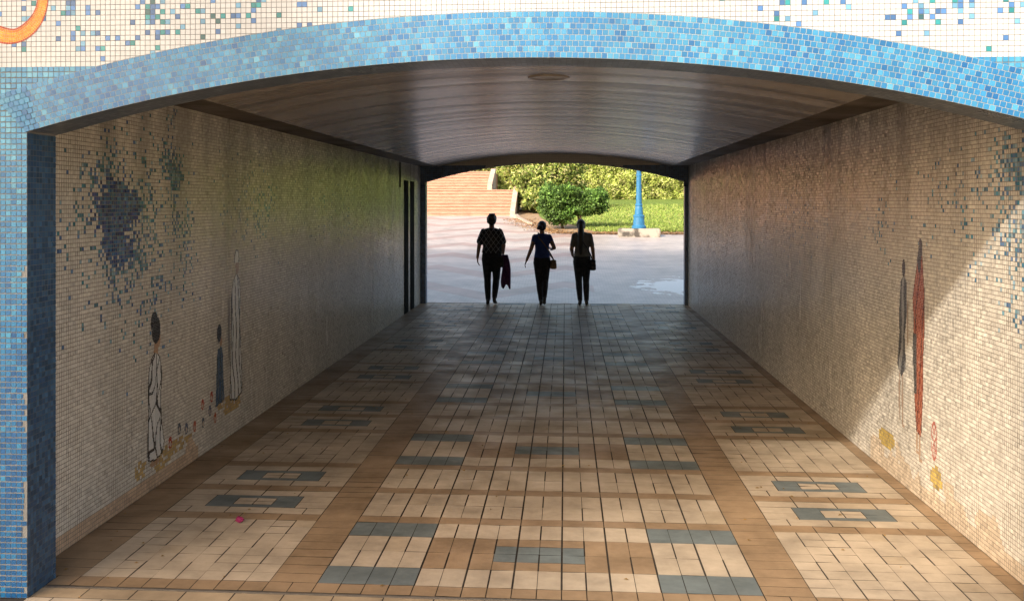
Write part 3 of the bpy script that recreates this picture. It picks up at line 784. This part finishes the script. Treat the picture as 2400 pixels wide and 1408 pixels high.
M_jean=newmat('dark_denim',(.012,.014,.022),.8,noise_scale=20,noise_amt=.3,bump=.3,bump_scale=40)
M_shoe=newmat('shoe_leather',(.02,.016,.014),.5,noise_scale=10)
M_eye=newmat('eye',(.03,.02,.015),.2,noise_scale=10)
def hand(bm,w,d,side):
    w=Vector(w);d=Vector(d).normalized();f=Vector((0,1,0));f=(f-d*f.dot(d)).normalized();n=d.cross(f)
    cap(bm,w,.024,w+d*.035,.027,flat=.6,ax=f)
    for k in(-1,0,1): cap(bm,w+d*.02+f*k*.016,.013,w+d*.08+f*k*.022,.012)
    for k,(o,l) in enumerate(((.030,.062),(.010,.072),(-.010,.066),(-.029,.050))):
        b=w+d*.085+f*o;c=b+d*l*.5+n*side*.010*(-1);e=c+d*l*.42+n*side*(-.022)
        cap(bm,b,.0088,c,.0082,8);cap(bm,c,.0082,e,.0068,8)
    b=w+d*.028+f*.026;c=b+f*.030+d*.026;e=c+d*.032+f*.004
    cap(bm,b,.012,c,.0095,8);cap(bm,c,.0095,e,.0075,8)
def person(loc,H,rotz,P_,label):
    s=H/1.66
    root=empty('person',loc);root.scale=(s,s,s);root.rotation_euler=(0,0,rotz);thing(root,label,"person")
    w=P_['w']
    bm=bmesh.new()
    hx,hy,hz=P_.get('head',(0,.02,1.545))
    tors(bm,[(0,0,.80,.10*w,.08),(0,0,.86,.160*w,.105),(0,0,.94,.158*w,.108*w),(0,0,1.04,.124*w,.090*w),(0,0,1.13,.124*w,.088),(0,.0,1.24,.146*w,.096),(0,0,1.33,.156*w,.086),(0,0,1.375,.120,.068),(0,.005,1.40,.064,.057)])
    cap(bm,(0,.0,1.37),.052,(hx*.7,hy*.7,1.47),.047)
    ell(bm,(hx,hy,hz+.010),.076,.092,.094);ell(bm,(hx,hy+.022,hz-.042),.057,.062,.060)
    cap(bm,(hx,hy+.086,hz+.008),.008,(hx,hy+.103,hz-.022),.012)
    cap(bm,(hx-.018,hy+.082,hz-.055),.006,(hx+.018,hy+.082,hz-.055),.006)
    for sd in(-1,1):
        cap(bm,(hx+sd*.076,hy,hz+.015),.011,(hx+sd*.074,hy+.004,hz-.018),.008,flat=1.4)
    for sd,k in((-1,'L'),(1,'R')):
        e=P_['elb'+k];wr=P_['wri'+k];sh=(sd*.145*w,0,1.345)
        cap(bm,sh,.049,e,.039);cap(bm,e,.039,wr,.026);hand(bm,wr,Vector(P_.get('hd'+k,Vector(wr)-Vector(e))),sd)
        hp=(sd*.083*w,0,.86);kn=P_['kne'+k];an=P_['ank'+k]
        cap(bm,hp,.080*w,kn,.052);cap(bm,kn,.052,an,.034)
        hl=P_['toe'+k]
        cap(bm,an,.034,(an[0],an[1]-.03,an[2]-.035),.028);cap(bm,(an[0],an[1]-.02,an[2]-.035),.028,hl,.026,flat=.7)
    fuse(bm,'body',M_skin,root,.0075,3)
    for sd in(-1,1):
        bm=bmesh.new();ell(bm,(hx+sd*.030,hy+.082,hz+.012),.013,.008,.007);raw(bm,'eye',M_eye,root)
    bm=bmesh.new()
    tors(bm,[(0,0,.78,.12*w,.09),(0,-.005,.84,.168*w,.118*w),(0,-.008,.91,.168*w,.122*w),(0,0,.99,.144*w,.106*w),(0,0,1.02,.136*w,.100*w)])
    for sd,k in((-1,'L'),(1,'R')):
        hp=(sd*.084*w,0,.84);kn=Vector(P_['kne'+k]);an=Vector(P_['ank'+k])
        cap(bm,hp,.092*w,kn,.066);cap(bm,kn,.064,kn.lerp(an,.35)+Vector((0,-.012,0)),.063);cap(bm,kn.lerp(an,.35)+Vector((0,-.012,0)),.063,an+Vector((0,0,.02)),.047)
        cap(bm,kn+Vector((0,0,.25)),.076*w,kn,.064)
    fuse(bm,'trousers',P_.get('trm',M_jean),root,.010,4)
    bm=bmesh.new();L_=P_.get('hem',.90);fl=P_.get('flare',1)
    tors(bm,[(0,0,L_,.163*w*fl,.127*w*fl),(0,0,.97,.157*w*fl,.120*w*fl),(0,0,1.06,.140*w*fl,.108*w*fl),(0,0,1.14,.140*w*fl,.104*w),(0,0,1.25,.158*w,.110),(0,0,1.34,.164*w,.096),(0,0,1.385,.125,.076),(0,.005,1.405,.074,.064)])
    for sd,k in((-1,'L'),(1,'R')):
        e=Vector(P_['elb'+k]);sh=Vector((sd*.142*w,0,1.335));q=P_.get('slv',.55)
        cap(bm,sh,.058,sh.lerp(e,q),P_.get('slr',.052))
    fuse(bm,'blouse',P_['top'],root,.010,4)
    for sd,k in((-1,'L'),(1,'R')):
        an=Vector(P_['ank'+k]);to=Vector(P_['toe'+k]);hl=Vector((an.x,an.y-.045,an.z-.052))
        bm=bmesh.new();mid=(hl+to)/2
        cap(bm,hl+Vector((0,0,.012)),.034,mid,.036,flat=.9);cap(bm,mid,.037,to,.033,flat=.7,ax=(1,0,0));cap(bm,hl+Vector((0,0,.03)),.036,hl+Vector((0,.02,.055)),.036)
        fuse(bm,'shoe',M_shoe,root,.009,2)
    bm=bmesh.new()
    P_['hair'](bm,hx,hy,hz)
    fuse(bm,'hair',M_hair,root,.008,1)
    return root
def diamond():
    m=bpy.data.materials.new('diamond_print');m.use_nodes=True;nt=m.node_tree;N=nt.nodes;L=nt.links;b=N['Principled BSDF']
    tc=N.new('ShaderNodeTexCoord');sp=N.new('ShaderNodeSeparateXYZ');L.new(tc.outputs['Object'],sp.inputs[0])
    def mth(op,a,b_=None):
        n=N.new('ShaderNodeMath');n.operation=op
        for k,v in enumerate((a,b_)):
            if v is None: continue
            if isinstance(v,(int,float)): n.inputs[k].default_value=v
            else: L.new(v,n.inputs[k])
        return n.outputs[0]
    xx=mth('MULTIPLY',sp.outputs['X'],1.35)
    p=mth('LESS_THAN',mth('PINGPONG',mth('ADD',xx,sp.outputs['Z']),.060),.005)
    q=mth('LESS_THAN',mth('PINGPONG',mth('SUBTRACT',xx,sp.outputs['Z']),.060),.005)
    mx=N.new('ShaderNodeMix');mx.data_type='RGBA';L.new(mth('MAXIMUM',p,q),mx.inputs['Factor']);mx.inputs['A'].default_value=(.014,.014,.022,1);mx.inputs['B'].default_value=(.36,.38,.43,1)
    L.new(mx.outputs['Result'],b.inputs['Base Color']);b.inputs['Roughness'].default_value=.85;return m
M_dia=diamond()
M_navy=newmat('blue_jersey',(.022,.045,.20),.85,noise_scale=12,noise_amt=.2,bump=.3,bump_scale=25)
M_grey=newmat('grey_jersey',(.13,.13,.13),.85,noise_scale=12,noise_amt=.2,bump=.3,bump_scale=25)
def hairA(bm,x,y,z):
    ell(bm,(x,y-.018,z+.028),.090,.098,.092,.18,5,1);ell(bm,(x,y-.05,z-.01),.084,.06,.08,.2,6,2);ell(bm,(x+.01,y-.03,z+.098),.060,.055,.030,.3,6,4)
def hairB(bm,x,y,z):
    ell(bm,(x,y-.018,z+.026),.086,.094,.088,.12,5,5);ell(bm,(x,y-.045,z-.015),.078,.055,.065,.12,5,6);ell(bm,(x-.035,y-.095,z-.005),.055,.05,.05,.3,7,7);ell(bm,(x-.075,y-.08,z-.03),.03,.03,.03,.3,7,8)
def hairC(bm,x,y,z):
    ell(bm,(x,y-.018,z+.026),.086,.096,.088,.06,4,9);ell(bm,(x,y-.04,z-.02),.080,.06,.075,.06,4,10)
    cap(bm,(x,y-.085,z+.0),.052,(x-.005,y-.12,z-.16),.062);cap(bm,(x-.005,y-.12,z-.16),.062,(x-.01,y-.125,z-.40),.055);cap(bm,(x-.01,y-.125,z-.40),.053,(x,y-.115,z-.58),.022)
p1=person((-1.37,19.45,.0),1.69,math.radians(-2),dict(w=1.06,elbL=(-.225,-.03,1.09),wriL=(-.262,.02,.86),hdL=(.05,.02,-1),elbR=(.225,-.04,1.09),wriR=(.20,.12,.93),hdR=(.02,.6,-.6),
    kneL=(-.080,.03,.47),ankL=(-.062,-.02,.085),toeL=(-.082,.12,.028),kneR=(.078,.09,.47),ankR=(.062,-.08,.13),toeR=(.07,.05,.035),
    top=M_dia,hem=.95,flare=1.08,slv=.72,slr=.072,hair=hairA,head=(.0,.03,1.545)),"person with short curly hair in diamond patterned blouse walking away")
p2=person((-.43,19.40,.0),1.57,math.radians(3),dict(w=.98,elbL=(-.215,-.06,1.10),wriL=(-.300,.02,.88),hdL=(-.35,.15,-.9),elbR=(.235,-.07,1.13),wriR=(.19,.15,1.09),hdR=(-.3,.9,.1),
    kneL=(-.055,.06,.47),ankL=(-.022,-.03,.09),toeL=(-.022,.11,.028),kneR=(.062,-.0,.48),ankR=(.040,-.20,.16),toeR=(.040,-.10,.05),
    top=M_navy,hem=.90,slv=.35,hair=hairB,head=(-.0,.03,1.54)),"person with hair in a bun wearing blue top, walking away")
p3=person((.31,19.50,.0),1.60,math.radians(0),dict(w=1.0,elbL=(-.200,-.04,1.08),wriL=(-.180,.13,.95),hdL=(.2,.7,-.5),elbR=(.205,-.02,1.08),wriR=(.230,.03,.85),hdR=(.03,.05,-1),
    kneL=(-.062,-.0,.47),ankL=(-.040,-.07,.09),toeL=(-.05,.07,.028),kneR=(.078,.08,.47),ankR=(.085,-.01,.085),toeR=(.100,.13,.028),
    top=M_grey,hem=.88,slv=.7,slr=.050,hair=hairC,head=(-.02,.02,1.54)),"person with long dark ponytail in grey shirt walking away")
def bag(loc,sc,mat,strapmat,label,pts):
    b=empty('shoulder_bag',loc);thing(b,label,"bag")
    bm=bmesh.new();bmesh.ops.create_cube(bm,size=1);bmesh.ops.scale(bm,vec=sc,verts=bm.verts);bmesh.ops.subdivide_edges(bm,edges=bm.edges[:],cuts=3,use_grid_fill=True)
    for v in bm.verts:
        k=1-.5*(abs(v.co.x)/(sc[0]/2))**4*.25;v.co.y*=k*(1+.25*(1-abs(v.co.x)/(sc[0]/2)));v.co.z*=k
        if v.co.z>0: v.co.x*=.88
    bmesh.ops.bevel(bm,geom=bm.edges[:],offset=.003,segments=1,affect='EDGES')
    raw(bm,'pouch',mat,b)
    bm=bmesh.new();bmesh.ops.create_cube(bm,size=1);bmesh.ops.scale(bm,vec=(sc[0]*.9,sc[1]*.25,sc[2]*.6),verts=bm.verts);bmesh.ops.translate(bm,vec=(0,-sc[1]*.62,sc[2]*.17),verts=bm.verts)
    bmesh.ops.bevel(bm,geom=bm.edges[:],offset=.01,segments=2,affect='EDGES');raw(bm,'flap',mat,b)
    L0=Vector(loc);v,f=tube([Vector(p)-L0 for p in pts],[.011]*len(pts),6);mesh_object('strap',v,f,strapmat,parent=b,smooth=True)
M_tan=newmat('tan_leather',(.18,.115,.07),.6,noise_scale=20,noise_amt=.2)
M_blk=newmat('black_leather',(.012,.011,.012),.45,noise_scale=20,noise_amt=.2)
bag((-.22,19.37,.76),(.12,.09,.17),M_tan,M_tan,"small tan shoulder bag hanging at a person's hip",
    [(-.21,19.37,.84),(-.255,19.30,.93),(-.33,19.275,1.06),(-.42,19.268,1.18),(-.49,19.278,1.26),(-.50,19.36,1.345),(-.48,19.46,1.30),(-.40,19.53,1.12),(-.28,19.52,.92),(-.21,19.39,.84)])
bag((.50,19.44,.75),(.13,.10,.20),M_blk,M_blk,"black shoulder bag hanging at a person's hip",
    [(.50,19.44,.84),(.47,19.365,.93),(.40,19.36,1.07),(.30,19.365,1.2),(.215,19.39,1.29),(.20,19.48,1.35),(.23,19.56,1.28),(.35,19.62,1.1),(.47,19.57,.92),(.50,19.46,.84)])
bag((-1.19,19.42,.80),(.10,.12,.20),M_blk,M_blk,"dark handbag under a person's arm",
    [(-1.19,19.42,.90),(-1.19,19.37,1.05),(-1.20,19.38,1.25),(-1.22,19.44,1.42),(-1.20,19.50,1.25),(-1.19,19.47,1.05),(-1.19,19.44,.90)])
V=[];F=[];nu,nv=16,22
for side in(0,1):
    for j in range(nv+1):
        t=j/nv
        for i in range(nu+1):
            s_=i/nu-.5
            wd=.12+.08*t-.05*max(0,t-.8)*3
            xq=-1.13+.05*t+s_*wd+.02*math.sin(t*5)
            yq=19.44-.035+(.07 if side else 0)*(1-.4*t)+.018*math.sin(s_*22+t*3)*(.3+t)
            zq=.93-t*.58-.05*abs(s_)*t+.035*math.sin(s_*9+1)*t
            V.append((xq,yq,zq))
for side in(0,1):
    o=side*(nu+1)*(nv+1)
    for j in range(nv):
        for i in range(nu):
            a=o+j*(nu+1)+i;F.append((a,a+1,a+nu+2,a+nu+1) if side==0 else (a,a+nu+1,a+nu+2,a+1))
n1=(nu+1)*(nv+1)
for j in range(nv):
    for i in(0,nu):
        a=j*(nu+1)+i;F.append((a,a+nu+1,a+nu+1+n1,a+n1))
for i in range(nu):
    F.append((i,i+1,i+1+n1,i+n1));a=nv*(nu+1)+i;F.append((a,a+1,a+1+n1,a+n1))
jk=mesh_object('jacket',V,F,newmat('purple_cloth',(.07,.025,.10),.9,noise_scale=15,noise_amt=.3),smooth=True)
thing(jk,"dark purple jacket draped over a person's forearm","jacket")
bm=bmesh.new();ell(bm,(0,0,.018),.022,.018,.016,.5,3,3)
o=raw(bm,'flower_petal',newmat('magenta_petal',(.26,.01,.08),.6,noise_scale=10),None);o.location=(-1.93,6.08,.002);thing(o,"small crumpled magenta petal lying on beige floor tiles","petal")

# ------------------------------------------------------------------ light
sd=bpy.data.lights.new('sun','SUN');sd.energy=4.0;sd.angle=math.radians(2.0);sd.color=(1,.93,.82)
so=link(bpy.data.objects.new('sun',sd));so.rotation_euler=D.to_track_quat('-Z','Y').to_euler();so.location=(-20,-20,30)
w=bpy.data.worlds.new('World');scene.world=w;w.use_nodes=True;nt=w.node_tree
bg=nt.nodes['Background'];sky=nt.nodes.new('ShaderNodeTexSky');sky.sky_type='NISHITA';sky.sun_disc=False
sky.sun_elevation=el;sky.sun_rotation=math.pi+al;sky.dust_density=4;sky.ozone_density=.5
tint=nt.nodes.new('ShaderNodeMix');tint.data_type='RGBA';tint.blend_type='MULTIPLY';tint.inputs['Factor'].default_value=1
tint.inputs['B'].default_value=(1.0,.93,.84,1)
nt.links.new(sky.outputs[0],tint.inputs['A']);nt.links.new(tint.outputs['Result'],bg.inputs['Color']);bg.inputs['Strength'].default_value=.38
scene.view_settings.view_transform='Standard';scene.view_settings.look='None';scene.view_settings.exposure=0
# ------------------------------------------------------------------ camera
cd=bpy.data.cameras.new('camera');cd.sensor_width=36;cd.lens=36.75;cd.shift_x=.0283;cd.shift_y=-.0954;cd.clip_end=3000;cd.clip_start=.05
co=link(bpy.data.objects.new('camera',cd));co.location=(0,0,1.9);co.rotation_euler=(math.radians(90),0,math.radians(4.5))
scene.camera=co
